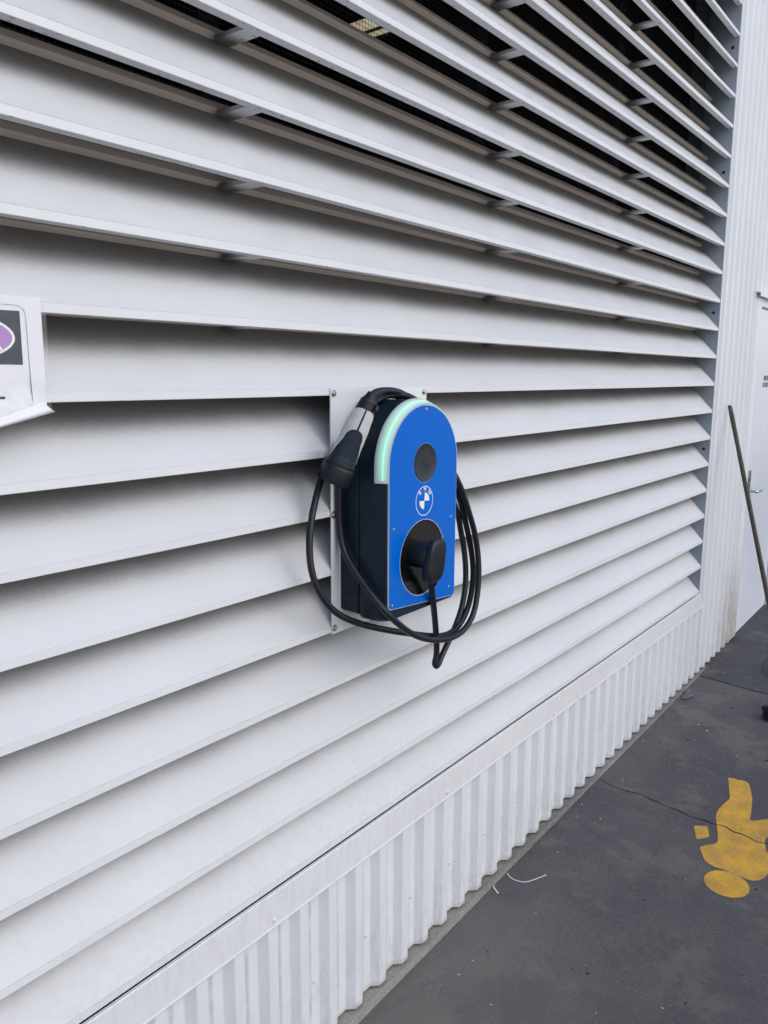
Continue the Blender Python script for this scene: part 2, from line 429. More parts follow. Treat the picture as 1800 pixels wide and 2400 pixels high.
def textmesh(name, body, size, mat, parent, loc, rot=0., bold=.0, xs=1., depth=.0003):
    cu = bpy.data.curves.new(name, 'FONT'); cu.body = body; cu.size = size; cu.align_x = 'CENTER'; cu.align_y = 'CENTER'
    cu.offset = bold; cu.extrude = depth
    ob = bpy.data.objects.new('tmp', cu); COL.objects.link(ob)
    dg = bpy.context.evaluated_depsgraph_get(); dg.update()
    me = bpy.data.meshes.new_from_object(ob.evaluated_get(dg)); bpy.data.objects.remove(ob)
    me.name = name
    T = Matrix.Translation(loc) @ Matrix.Rotation(PI/2, 4, 'X') @ Matrix.Rotation(rot, 4, 'Z') @ Matrix.Diagonal((xs, 1, 1, 1))
    me.transform(T); me.materials.clear()
    return link(name, me, mat, parent)

P_ = .15
G0, GS = -1.793, .0189
def gz(x): return G0 + GS * x

# ================================================================ SETTING: ground
bounce_yard = mk('unseen_yard_ground', [(-60, -80, gz(-60) - .06), (60, -80, gz(60) - .06), (60, -2.5, gz(60) - .06), (-60, -2.5, gz(-60) - .06)], [(0, 1, 2, 3)], 'bounce_yard', kind='structure')
base = mk('ground', [(-60, -2.5, gz(-60) - .05), (60, -2.5, gz(60) - .05), (60, 60, gz(60) - .05), (-60, 60, gz(-60) - .05)], [(0, 1, 2, 3)], 'gap', kind='structure')
pav = empty('pavement'); pav['kind'] = 'structure'
crack = [(1.806, .02), (1.805, -.025), (1.776, -.091), (1.775, -.145), (1.788, -.209), (1.771, -.283), (1.757, -.34), (1.758, -.379), (1.752, -.413),
         (1.743, -.436), (1.741, -.456), (1.746, -.477), (1.746, -.511), (1.743, -.536), (1.749, -.556), (1.751, -.583), (1.741, -.599), (1.733, -.617),
         (1.738, -.647), (1.732, -.67), (1.723, -.69), (1.716, -.707), (1.724, -.725), (1.731, -.745)]
y = -.745; x = 1.731
rc = random.Random(3)
while y > -2.5:
    y -= rc.uniform(.03, .06); x += rc.uniform(-.013, .012); crack.append((x, max(y, -2.5)))
# finer zigzag
ck = []
for a, b in zip(crack, crack[1:]):
    ck.append(a)
    L = math.dist(a, b); n = max(1, int(L / .012))
    for i in range(1, n):
        t = i / n; ck.append((a[0] + (b[0]-a[0])*t + rc.uniform(-.0022, .0022), a[1] + (b[1]-a[1])*t))
ck.append(crack[-1])
wd = [.0018 + .0042 * abs(noise.noise(Vector((p[1] * 9, 3.1, 0)))) * 1.6 for p in ck]
cl = [(p[0] - w_, p[1]) for p, w_ in zip(ck, wd)]; cr = [(p[0] + w_ + rc.uniform(0, .0007), p[1]) for p, w_ in zip(ck, wd)]
jt = [(3.318, .02), (3.312, -.03), (3.298, -.14), (3.282, -.23), (3.272, -.32), (3.268, -.41), (3.25, -.9), (3.24, -1.6), (3.22, -2.5)]
jl = [(p[0] - .006, p[1]) for p in jt]; jr = [(p[0] + .006, p[1]) for p in jt]
s1 = [(-9, .02)] + cl + [(-9, -2.5)]
plate_xy('slab', s1, [], G0, .04, 'pave', pav, slope=GS)
s2 = cr + jl[::-1]
plate_xy('slab', s2, [], G0, .04, 'pave', pav, slope=GS)
s3 = jr + [(14, -2.5), (14, .02)]
# round asphalt patch let into the far slab
pc = []
for i in range(48):
    a = 2 * PI * i / 48; r = .50 + .02 * noise.noise(Vector((math.cos(a) * 2, math.sin(a) * 2, 5)))
    pc.append((3.80 + r * math.cos(a), -.765 + r * math.sin(a)))
pch = [(3.80 + (p[0] - 3.80) * 1.001, -.765 + (p[1] + .765) * 1.001) for p in pc]
plate_xy('slab', s3, [pch], G0, .04, 'pave_far', pav, slope=GS)
plate_xy('asphalt_patch', pc, [], G0 - .001, .03, 'asphalt', pav, slope=GS)

# yellow painted pedestrian symbol
sym = thing('painted_symbol', 'worn yellow pedestrian figure painted on the grey paving, crossed by a crack', 'road marking')
body = [(2.164,-.482),(2.171,-.495),(2.174,-.505),(2.173,-.525),(2.18,-.544),(2.176,-.56),(2.163,-.571),(2.14,-.582),(2.115,-.59),(2.052,-.612),(1.975,-.628),(1.87,-.646),(1.861,-.652),(1.866,-.661),(1.915,-.705),
        (2.01,-.79),(2.13,-.92),(2.17,-.98),(2.15,-1.03),(2.08,-1.05),(1.98,-.97),(1.88,-.86),(1.82,-.77),(1.783,-.734),(1.756,-.729),(1.721,-.736),(1.676,-.751),(1.661,-.761),(1.64,-.80),(1.62,-.86),(1.58,-.885),(1.545,-.86),
        (1.533,-.789),(1.515,-.788),(1.495,-.784),(1.471,-.773),(1.455,-.758),(1.449,-.738),(1.452,-.708),(1.457,-.675),(1.457,-.644),(1.454,-.62),(1.462,-.592),(1.475,-.578),(1.492,-.568),(1.528,-.549),(1.54,-.542),(1.55,-.541),(1.569,-.551),(1.591,-.568),(1.605,-.58),(1.616,-.584),(1.632,-.584),
        (1.687,-.568),(1.751,-.546),(1.802,-.529),(1.842,-.522),(1.882,-.523),(1.934,-.529),(1.977,-.536),(1.995,-.534),(2.034,-.522),(2.106,-.501)]
slit = [p for p in zip([q[0] - .0006 for q in cl], [q[1] for q in cl]) if -1.2 < p[1] < -.4]
slit2 = [p for p in zip([q[0] + .0006 for q in cr], [q[1] for q in cr]) if -1.2 < p[1] < -.4]
plate_xy('painted_body', body, [], G0 + .0009, .0006, 'yellow', sym, slits=[slit + slit2[::-1]], slope=GS)
circ = [(1.3775 + .0765 * math.cos(2*PI*i/48), -.6835 + .0765 * math.sin(2*PI*i/48)) for i in range(48)]
plate_xy('painted_head', circ, [], G0 + .0009, .0006, 'yellow', sym, slope=GS)
sq = [(1.675,-.478),(1.684,-.479),(1.708,-.517),(1.706,-.524),(1.646,-.547),(1.637,-.547),(1.596,-.519),(1.597,-.511)]
plate_xy('painted_hand', sq, [], G0 + .0009, .0006, 'yellow', sym, slope=GS)

# litter
bits = bmesh.new()
rl = random.Random(11)
mats_idx = []
for i in range(420):
    x = rl.uniform(.3, 4.6); y = -abs(rl.gauss(0, .75)) - .03
    if y < -2: continue
    s = rl.choice([.0014, .002, .0028, .004, .006]) * rl.uniform(.6, 1.2) * (1.25 if x > 2.4 else .8); a = rl.uniform(0, PI); e = rl.uniform(.3, .9)
    z = gz(x) + .003 if (x-1.8)**2 + (y+.7)**2 < .25 else gz(x)
    n = 5; vb = []; vt = []
    for j in range(n):
        t = 2*PI*j/n; rr = s * rl.uniform(.6, 1.2); dx, dy = rr*math.cos(t), rr*math.sin(t)*e
        px, py = x + dx*math.cos(a) - dy*math.sin(a), y + dx*math.sin(a) + dy*math.cos(a)
        vb.append(bits.verts.new((px, py, z - .0005))); vt.append(bits.verts.new((px, py, z + s*.35*rl.uniform(.5, 1.3))))
    fs = [bits.faces.new(vt)] + [bits.faces.new((vb[j], vb[(j+1) % n], vt[(j+1) % n], vt[j])) for j in range(n)]
    mi = 1 if rl.random() < .55 else 0
    for f in fs: f.material_index = mi
lit = frombm('litter_specks', bits, 'chipl', kind='stuff'); lit.data.materials.append(M['chipd'])

def ribbon_tie(name, pts, label, w_=.0042):
    t = thing(name, label, 'cable tie', 'cable ties dropped by the wall')
    P = catmull([(x, y, gz(x) + h) for x, y, h in pts], 6); bm = bmesh.new(); prev = None
    for i, p in enumerate(P):
        d = (P[min(i+1, len(P)-1)] - P[max(i-1, 0)]).normalized(); n = Vector((-d.y, d.x, 0)).normalized() * w_ / 2
        ww = 1 + (.16 if i % 2 else 0)
        cur = [bm.verts.new(p - n*ww), bm.verts.new(p + n*ww), bm.verts.new(p + n*ww + Vector((0, 0, .0013))), bm.verts.new(p - n*ww + Vector((0, 0, .0013)))]
        if prev:
            for j in range(4): bm.faces.new((prev[j], prev[(j+1) % 4], cur[(j+1) % 4], cur[j]))
        else: bm.faces.new(cur)
        prev = cur
    bm.faces.new(prev[::-1]); frombm('strap', bm, 'tie', t)
    return t
t1 = ribbon_tie('cable_tie', [(.950, -.02, .0), (.933, -.045, .001), (.932, -.073, .001), (.944, -.099, .001), (.977, -.12, .002), (1.016, -.14, .004)], 'long white cable tie curling on the paving beside the wall')
box('tie_head', 1.013, 1.021, -.145, -.138, gz(1.016) + .003, gz(1.016) + .008, 'tie', t1, .001)
t2 = ribbon_tie('cable_tie', [(.853, -.018, .002), (.842, -.028, .003), (.828, -.052, .001)], 'short snapped end of a cable tie touching the concrete ledge', .0055)
scp = thing('plastic_scrap', 'crumpled grey-blue plastic scrap lying by the foot of the wall', 'litter')
for poly, hh in (([(2.90,-.036),(2.97,-.030),(3.01,-.045),(2.985,-.082),(2.915,-.069)], .018), ([(2.99,-.032),(3.035,-.028),(3.055,-.052),(3.01,-.062)], .026)):
    bm = bmesh.new(); vs = [bm.verts.new((x, y, gz(x) + .002 + rl.uniform(0, .008))) for x, y in poly]
    c = bm.verts.new((sum(p[0] for p in poly)/len(poly), sum(p[1] for p in poly)/len(poly), gz(3) + hh))
    for i in range(len(vs)): bm.faces.new((vs[i], vs[(i+1) % len(vs)], c))
    frombm('fragment', bm, 'scrap', scp)

# ================================================================ BUILDING
bld = thing('factory_building', 'white industrial building clad in vertical ribbed metal sheets', 'building')
ZT = 3.3
# ribbed cladding profile (XY), outer faces at Y=0, valleys at Y=.022
def ribs(x0, x1):
    out = []; k = math.floor((x0 - .097) / .1115) - 1
    while True:
        b = .097 + .1115 * k
        seg = [(b, 0), (b + .030, 0), (b + .051, .022), (b + .091, .022)]
        for p in seg:
            if x0 <= p[0] <= x1: out.append(p)
        k += 1
        if b > x1: break
    return [(x0, out[0][1])] + out + [(x1, out[-1][1])]
def sheet(name, x0, x1, zb, zt, parent, bev=.0016):
    pr = ribs(x0, x1)
    # round the folds a little so edges catch light
    q = [pr[0]]
    for a, b, c in zip(pr, pr[1:], pr[2:]):
        A, B, Cc = Vector(a), Vector(b), Vector(c)
        if (A-B).length < .004 or (Cc-B).length < .004 or abs((A-B).normalized().dot((Cc-B).normalized())) > .999: q.append(b); continue
        q.append(tuple(B + (A-B).normalized()*bev)); q.append(tuple(B + (Cc-B).normalized()*bev))
    q.append(pr[-1]); pr = q
    vs, fs = [], []; n = len(pr); T = .0012
    for (x, y) in pr: vs.append((x, y, zb(x)))
    for (x, y) in pr: vs.append((x, y, zt))
    for (x, y) in pr: vs.append((x, y + T, zb(x)))
    for (x, y) in pr: vs.append((x, y + T, zt))
    for i in range(n - 1):
        fs.append((i, i+1, n+i+1, n+i)); fs.append((2*n+i+1, 2*n+i, 3*n+i, 3*n+i+1)); fs.append((i+1, i, 2*n+i, 2*n+i+1))
    o = mk(name, vs, fs, 'sheet', parent)
    return o
zb = lambda x: -1.7600 + .0118 * x
sheet('cladding_sheet', -3.2, 1.226, zb, -1.270, bld)
sheet('cladding_sheet', 1.2265, 3.2485, zb, -1.270, bld)
sheet('cladding_sheet', 3.2500, 4.020, zb, 3.2, bld)
sheet('cladding_sheet', 4.021, 8.0, lambda x: .575, 3.2, bld)
sheet('cladding_sheet', 5.16, 8.0, zb, .574, bld)
sheet('cladding_sheet', -3.2, 3.2485, lambda x: 2.56, 3.2, bld)
# screws in the valleys of the low sheets
scr = None
def hexscrew(x, y, z, parent, r=.0040, name='screw', mat='sheet'):
    global scr
    if scr is None:
        o = lathe('screw', [(r*1.7, 0), (r*1.75, .001), (r*1.1, .0016), (r, .0018), (r, .0052), (r*.8, .006)], (0, 0, 0), (0, -1, 0), 'flash', None, 12, False)
        scr = o.data; bpy.data.objects.remove(o)
    o = bpy.data.objects.new(name, scr); COL.objects.link(o); o.location = (x, y, z); o.parent = parent; return o
for k in range(-14, 28, 2):
    xx = .097 + .1115*k + .071
    if xx < 3.2: hexscrew(xx + .0, .022, -1.577 + .004*xx, bld)
for xx in (-.997, -.223, .552, 1.327, 2.10, 2.87): hexscrew(xx, -.0042, -1.281, bld, r=.0045)
# trims at the door
box('corner_trim', 4.0225, 4.165, -.001, .012, gz(4.1) + .012, .562, 'sheet', bld, .001)
box('door_trim', 5.095, 5.159, -.001, .012, gz(5.1) + .012, .562, 'sheet', bld, .001)
# concrete ledge under the cladding
led_ = [(.035, lambda x: zb(x) - .008), (-.008, lambda x: zb(x) - .008), (-.0145, lambda x: zb(x) - .0095), (-.0165, lambda x: gz(x) - .004), (.035, lambda x: gz(x) - .004)]
xs_ = [-3.2 + i * (4.165 + 3.2) / 90 for i in range(91)]
vs, fs = [], []
for x in xs_:
    for i, (y, f) in enumerate(led_): vs.append((x, y + (.0012 * noise.noise(Vector((x * 14, i * 3.3, 0))) if i in (1, 2, 3) else 0), f(x) + (.0010 * noise.noise(Vector((x * 20, i * 5, 2))) if i in (1, 2) else 0)))
for a in range(90):
    for j in range(5): fs.append((a*5+j, a*5+(j+1) % 5, (a+1)*5+(j+1) % 5, (a+1)*5+j))
fs.append((0, 1, 2, 3, 4)); fs.append((450, 451, 452, 453, 454))
bm = bmesh.new(); me = bpy.data.meshes.new('t'); me.from_pydata(vs, [], fs); bm.from_mesh(me); frombm('concrete_ledge', bm, 'plinth', bld)
# sill flashing
fp = [(.004, -1.2070), (-.0025, -1.2075), (-.0045, -1.2095), (-.0045, -1.295), (-.0062, -1.3000), (-.0050, -1.3030), (-.0022, -1.3030), (-.0022, -1.2115), (.004, -1.2095)]
o = profile_x('sill_flashing', fp, -3.2, 3.27, 'flash', bld, 1, True)
for v in o.data.vertices:
    if v.co.x > 3: v.co.x = 3.262 + (-1.2105 - v.co.z) * .70 if v.co.y < .01 else 3.262
# shell of the building
box('roof', -3.4, 8.2, -.05, 7.2, ZT, ZT + .12, 'roofm', bld)
box('parapet', -3.4, 8.2, .05, .12, 3.2, ZT, 'roofm', bld)
box('side_wall', -3.35, -3.25, .03, 7.0, -1.95, ZT, 'interior', bld)
box('side_wall', 8.02, 8.14, .03, 7.0, -1.6, ZT, 'interior', bld)
box('rear_wall', -3.35, 8.1, 7.0, 7.1, -1.9, ZT, 'interior', bld)
box('inner_floor', -3.2, 8.0, .3, 7.0, -1.8, -1.6, 'interior', bld)
box('liner_wall', 3.27, 8.0, .10, .16, -1.75, ZT, 'interior', bld)
box('liner_wall', -3.2, 3.25, .24, .28, -1.9, -1.25, 'interior', bld)
box('liner_wall', -3.2, 3.25, .24, .28, 2.56, ZT, 'interior', bld)
# ceiling with a strip of translucent skylight: solid ceiling panels round the opening
HC = 2.8
for (a, b, c, d) in ((-3.2, 3.79, .29, 7.0), (4.14, 8.0, .29, 7.0), (3.79, 4.14, .29, 2.86), (3.79, 4.14, 3.34, 7.0)):
    box('ceiling_panel', a, b, c, d, HC, HC + .02, 'interior', bld)
# opening through the roof above the strip: rebuild roof in pieces
for o in list(bld.children):
    if o.name.startswith('roof'): bpy.data.objects.remove(o)
for (a, b, c, d) in ((-3.4, 3.6, -.05, 7.2), (4.4, 8.2, -.05, 7.2), (3.6, 4.4, -.05, 1.2), (3.6, 4.4, 5.4, 7.2)):
    box('roof', a, b, c, d, ZT, ZT + .12, 'roofm', bld)
box('skylight', 3.785, 4.145, 2.85, 3.35, HC + .021, HC + .024, 'skylight', bld)
box('skylight_bar', 3.965, 3.98, 2.862, 3.338, HC - .02, HC - .001, 'darkmetal', bld)


# ================================================================ LOUVRE
lv = thing('louvre_wall', 'large white louvre of sloping horizontal metal blades let into the cladding', 'louvre')
X0, X1 = -3.19, 3.2285
T = .0014
blade = [(.0245, .0012), (.0240, 0.), (.0012, 0.), (0., .0012), (0., .0160), (.0008, .0170)]
slatp = thick(blade[::1] + [(.1295, .1545)], -T)
def slat_mesh():
    # closed sheet profile: return, lip, blade
    outer = [(.0250, .0040), (.0250, .0002), (.0242, 0.), (.0012, 0.), (0., .0010), (0., .0156), (.0008, .0160), (.0028, .0162), (.0028, .0176), (.0020, .0180), (.1300, .1550)]
    inner = [(.1310, .1540), (.0044, .0172), (.0018, .0150), (.0018, .0020), (.0235, .0018), (.0236, .0040)]
    prof = outer + inner
    vs, fs = [], []; n = len(prof); NS = 48
    for i in range(NS + 1):
        x = X0 + (X1 - X0) * i / NS
        for p in prof: vs.append((x, p[0], p[1]))
    for i in range(NS):
        for j in range(n):
            a = i*n + j; b = i*n + (j+1) % n; fs.append((a, b, b+n, a+n))
    fs += [tuple(range(n))[::-1], tuple(NS*n + j for j in range(n))]
    me = bpy.data.meshes.new('slat'); me.from_pydata(vs, [], fs); me.update(); bm = bmesh.new(); bm.from_mesh(me)
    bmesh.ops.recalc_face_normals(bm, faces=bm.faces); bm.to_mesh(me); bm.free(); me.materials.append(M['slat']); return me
rw = random.Random(5)
fl = [(.1302, .1552), (.1150, .1635), (.1285, .1815), (.1297, .1808), (.1172, .1637), (.1310, .1562)]
def flange_mesh():
    vs, fs = [], []; n = len(fl)
    for x in (X0, X1): vs += [(x, p[0], p[1]) for p in fl]
    for j in range(n): fs.append((j, (j+1) % n, n + (j+1) % n, n + j))
    fs += [tuple(range(n))[::-1], tuple(range(n, 2*n))]
    me = bpy.data.meshes.new('rear_flange'); me.from_pydata(vs, [], fs); me.update(); bm = bmesh.new(); bm.from_mesh(me)
    bmesh.ops.recalc_face_normals(bm, faces=bm.faces); bm.to_mesh(me); bm.free(); me.materials.append(M['flange']); return me
FM = flange_mesh(); brm = None; SM = slat_mesh()
KS = list(range(-8, 17))
BX = [-2.515, -1.37, -.225, .920, 2.065]
for k in KS:
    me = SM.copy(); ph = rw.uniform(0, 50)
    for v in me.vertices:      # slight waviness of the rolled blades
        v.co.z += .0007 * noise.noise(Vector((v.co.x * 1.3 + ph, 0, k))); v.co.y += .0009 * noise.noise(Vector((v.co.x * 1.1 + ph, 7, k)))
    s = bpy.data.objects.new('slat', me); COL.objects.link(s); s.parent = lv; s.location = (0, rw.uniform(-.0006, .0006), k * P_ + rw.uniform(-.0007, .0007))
    f = bpy.data.objects.new('rear_flange', FM); COL.objects.link(f); f.parent = s
    if k > -8:
        for bx in BX:
            if brm is None:
                bm = bmesh.new(); boxbm(bm, 0, .045, .0256, .1235, .0004, .0022)
                # turned up edges
                boxbm(bm, .0002, .0016, .030, .118, .0023, .010); boxbm(bm, .0434, .0448, .030, .118, .0023, .010)
                bmesh.ops.recalc_face_normals(bm, faces=bm.faces)
                brm = bpy.data.meshes.new('bracket'); bm.to_mesh(brm); bm.free(); brm.materials.append(M['slat'])
            b = bpy.data.objects.new('bracket', brm); COL.objects.link(b); b.parent = lv; b.location = (bx, 0, k * P_)
# rivets under the lip at each bracket
rv = lathe('rivet', [(.0034, 0), (.0034, .0006), (.0022, .0012)], (0, 0, 0), (0, 0, -1), 'steel', None, 10, False); rm = rv.data; bpy.data.objects.remove(rv)
for k in range(1, 14):
    for bx in BX[1:]:
        r = bpy.data.objects.new('rivet', rm); COL.objects.link(r); r.parent = lv; r.location = (bx + .026, .012, k * P_ - .0002)
for bx in BX: box('mullion', bx - .002, bx + .058, .168, .235, -1.24, 2.55, 'darkmetal', lv)
# jamb
box('jamb', 3.2300, 3.2325, .001, .235, -1.2035, 2.56, 'jamb', lv)
box('jamb_flange', 3.2300, 3.2482, -.0040, .0005, -1.2035, .4785, 'flash', lv, .0008)
box('jamb_flange', 3.2326, 3.2484, -.0030, .0005, .4800, 2.56, 'flash', lv, .0008)
box('head_flashing', -3.2, 3.249, -.012, .20, 2.53, 2.559, 'flash', lv, .001)
for zz in (2.39, 1.751, 1.133, .398, -.356, -1.06): lathe('bolt', [(.0085, 0), (.0085, .001), (.0055, .0014), (.0055, .006), (.004, .007)], (3.2299, .032, zz), (-1, 0, 0), 'screwdark', lv, 12, False)
# bird mesh behind the blades
bm = bmesh.new(); r = .0007; pitch = .0125
def prism(p, q, u, v):
    a = [bm.verts.new(Vector(p) + d * r) for d in (u, v, -u, -v)]; b = [bm.verts.new(Vector(q) + d * r) for d in (u, v, -u, -v)]
    for i in range(4): bm.faces.new((a[i], a[(i+1) % 4], b[(i+1) % 4], b[i]))
xx = -1.6
while xx < 3.22: prism((xx, .152, -1.18), (xx, .152, 2.5), Vector((1, 0, 0)), Vector((0, 1, 0))); xx += pitch
zz = -1.18
while zz < 2.5: prism((-1.6, .1535, zz), (3.22, .1535, zz), Vector((0, 0, 1)), Vector((0, 1, 0))); zz += pitch
frombm('bird_mesh', bm, 'wire', lv, kind='stuff')

# ================================================================ FIRE DOOR
dr = thing('fire_door', 'pale white flush fire door with lever handle at the far end of the wall', 'door')
plate_xz('door_leaf', [(4.172, gz(4.17) + .004), (5.07, gz(5.07) + .004), (5.07, .487), (4.172, .487)], [], .016, .060, 'door', dr)
box('door_frame', 4.166, 5.094, .004, .07, .494, .560, 'flash', dr, .001)
box('door_frame', 5.0745, 5.0945, .002, .07, gz(5.08) + .002, .493, 'flash', dr, .001)
box('frame_bead', 4.168, 5.09, .0005, .0035, .500, .508, 'flash', dr)
bm = bmesh.new()
pr = [(.004, .578), (-.026, .570), (-.028, .568), (-.028, .546), (-.0265, .546), (-.0265, .566), (.004, .574)]
hd = profile_x('door_hood', pr, 3.995, 5.25, 'flash', dr, 1, True)
box('lock_plate', 4.222, 4.300, .0115, .0155, -.745, -.572, 'steel', dr, .001)
box('keyhole', 4.228, 4.245, .0105, .0114, -.655, -.625, 'screwdark', dr)
tube('door_handle', [(4.262, .012, -.712), (4.262, -.018, -.712), (4.262, -.034, -.712), (4.275, -.042, -.712), (4.31, -.044, -.712), (4.36, -.044, -.713), (4.395, -.040, -.713)], .0095, 'steel', dr, 12, 6)
textmesh('door_lettering', 'FIRE SAFETY DOOR\nDO NOT OBSTRUCT', .046, 'text', dr, (4.70, .0150, .018), 0, .0006, .82)
_t = bpy.data.objects['door_lettering']; _mx = min(v.co.x for v in _t.data.vertices)
for v in _t.data.vertices: v.co.x += 4.432 - _mx

# ================================================================ NAVY SIGN beyond the door
ns = tag(box('wall_sign', 5.20, 5.32, -.008, -.002, -1.48, -1.34, 'navy', None, .001), 'small navy sign low on the cladding just past the door', 'sign')

# ================================================================ BROOM
br = thing('broom', 'old push broom with brown wooden handle leaning on the ribbed wall by the door', 'broom')
Tp = Vector((3.522, -.016, -.118)); Bp = Vector((3.0206, -.5653, gz(3.02) + .045)); d = (Bp - Tp).normalized()
n_ = 26; pts = [Tp + (Bp - Tp) * i / n_ for i in range(n_ + 1)]
rad = [.0125 + .0012 * noise.noise(Vector((i * .4, 0, 0))) for i in range(n_ + 1)]
hdl = tube('handle', pts, .0125, 'wood', br, 14, 1, False, rad)
for v in hdl.data.vertices:     # slanted broken top
    if (v.co - Tp).dot(d) < .001: v.co += d * max(0, (v.co.x - Tp.x) * 2.2 + .02)
hc = Bp; side = Vector((-.80, .60, 0)).normalized(); fw = Vector((side.y, -side.x, 0))
def obox(name, c, ax, ay, az, hx, hy, hz, mat, parent, bev=.006):
    bm = bmesh.new(); vs = boxbm(bm, -hx, hx, -hy, hy, -hz, hz); bmesh.ops.bevel(bm, geom=bm.edges[:], offset=bev, segments=2, affect='EDGES')
    Mx = Matrix((ax, ay, az)).transposed()
    for v in bm.verts: v.co = Mx @ v.co + Vector(c)
    return frombm(name, bm, mat, parent)
obox('head', (hc.x, hc.y, gz(hc.x) + .055), side, fw, Vector((0, 0, 1)), .155, .032, .014, 'bristle', br)
bm = bmesh.new(); rb = random.Random(2)
for i in range(60):
    for j in range(9):
        u = -.147 + .294 * i / 59; v = -.024 + .048 * j / 8
        p = Vector((hc.x, hc.y, gz(hc.x) + .041)) + side * u + fw * v; qq = p + Vector((rb.uniform(-.006, .006), rb.uniform(-.006, .006), -.041)) + side * u * .06 + fw * v * .2
        qq.z = gz(qq.x) + .0005
        a = [bm.verts.new(p + Vector(o)) for o in ((.0016, 0, 0), (-.001, .0014, 0), (-.001, -.0014, 0))]; b = [bm.verts.new(qq + Vector(o)) for o in ((.001, 0, 0), (-.0006, .0008, 0), (-.0006, -.0008, 0))]
        for t in range(3): bm.faces.new((a[t], a[(t+1) % 3], b[(t+1) % 3], b[t]))
frombm('bristles', bm, 'bristle', br, kind='stuff')

# ================================================================ MOUNTING PLATE
mp = thing('mounting_plate', 'white rectangular metal plate bolted to the louvre behind the charger', 'plate')
plate_xz('plate_sheet', [(0, -.603), (.404, -.603), (.406, .0155), (0, .0173)], [], -.0045, -.0015, 'plate', mp)
for (x, z) in ((.0113, .0045), (.3935, .003), (.0075, -.2945), (.399, -.30), (.0085, -.5877), (.392, -.589)):
    b = lathe('bolt', [(.0078, 0), (.0078, .0012), (.0052, .0014), (.0052, .0052), (.0044, .0058)], (x, -.0046, z), (0, -1, 0), 'steel', mp, 6, False, random.random())
    lathe('washer', [(.0092, 0), (.0092, .0007)], (x, -.0045, z), (0, -1, 0), 'steel', b, 20, False)  # steel washer under the bolt head

# ================================================================ CHARGER
ch = thing('wall_charger', 'blue arch-topped electric car charger with black housing mounted on the white plate', 'charger')
CX, CZ = .194, -.173
def archline(r, zbot, cr=.012, n=40, cx=CX, cz=CZ):
    """closed outline, counter-clockwise from bottom left corner, in XZ"""
    L, Rr = cx - r, cx + r
    o = []
    o += [(L + cr + cr*math.cos(math.radians(a)), zbot + cr + cr*math.sin(math.radians(a))) for a in (180, 202, 225, 247, 270)]
    o += [(Rr - cr + cr*math.cos(math.radians(a)), zbot + cr + cr*math.sin(math.radians(a))) for a in (270, 292, 315, 337, 360)]
    o += [(cx + r*math.cos(PI*i/n), cz + r*math.sin(PI*i/n)) for i in range(n + 1)]
    return o
def loft(name, rings, mat, parent, cap0=True, cap1=True):
    vs, fs = [], []; n = len(rings[0])
    for r in rings: vs += r
    for i in range(len(rings) - 1):
        for j in range(n): fs.append((i*n+j, i*n+(j+1) % n, (i+1)*n+(j+1) % n, (i+1)*n+j))
    if cap0: fs.append(tuple(range(n))[::-1])
    if cap1: fs.append(tuple((len(rings)-1)*n+j for j in range(n)))
    bm = bmesh.new(); me = bpy.data.meshes.new('t'); me.from_pydata(vs, [], fs); bm.from_mesh(me)
    o = frombm(name, bm, mat, parent); autosmooth(o, 28); return o
def ring(r, zbot, y, cr=.012, ztilt=0.):
    return [(x, y, z) for x, z in archline(r, zbot, cr)]
loft('rear_housing', [ring(.1595, -.542, -.0047, .004), ring(.1605, -.545, -.010, .008), ring(.1605, -.548, -.062, .008), ring(.1585, -.546, -.0645, .008)], 'housing_rear', ch)
loft('rear_cover', [ring(.1608, -.5465, -.0048, .008)], 'housing_rear', ch, True, False) if False else None
# the lower side cover, split off by a fine joint
bm = bmesh.new()
# front housing
loft('front_housing', [ring(.155, -.542, -.0640, .01), ring(.1575, -.5475, -.0655, .012), ring(.1622, -.5565, -.070, .014), ring(.1620, -.5575, -.108, .014), ring(.1600, -.5565, -.126, .014), ring(.1520, -.5535, -.1445, .012), ring(.1495, -.5525, -.1460, .012)], 'housing', ch)
box('side_cover', .0325, .0345, -.062, -.012, -.543, -.4925, 'housing_rear', ch, .0008)
# light band: bevelled ring above z=-.205
def band(name, secs, zend, mat, cr=0.01):
    """secs: list of (radius, y) cross-section; runs up the left side, over the arch, down the right"""
    path = [('l', zend)] + [('l', zend + (CZ - zend) * i / 3) for i in (1, 2)]
    vs, fs = [], []
    stations = []
    for i in range(4): stations.append(('v', -1, zend + (CZ - zend) * i / 3))
    for i in range(1, 64): stations.append(('a', PI - PI * i / 64, 0))
    for i in range(4): stations.append(('v', 1, CZ + (zend - CZ) * i / 3))
    for s in stations:
        for (r, y) in secs:
            if s[0] == 'v': vs.append((CX + s[1]*r, y, s[2]))
            else: vs.append((CX + r*math.cos(s[1]), y, CZ + r*math.sin(s[1])))
    n = len(secs)
    for i in range(len(stations) - 1):
        for j in range(n): fs.append((i*n+j, i*n+(j+1) % n, (i+1)*n+(j+1) % n, (i+1)*n+j))
    fs.append(tuple(range(n))); fs.append(tuple((len(stations)-1)*n+j for j in range(n)))
    bm = bmesh.new(); me = bpy.data.meshes.new('t'); me.from_pydata(vs, [], fs); bm.from_mesh(me)
    o = frombm(name, bm, mat, ch); autosmooth(o, 40); return o
lensm = NT('lit_light_diffuser')
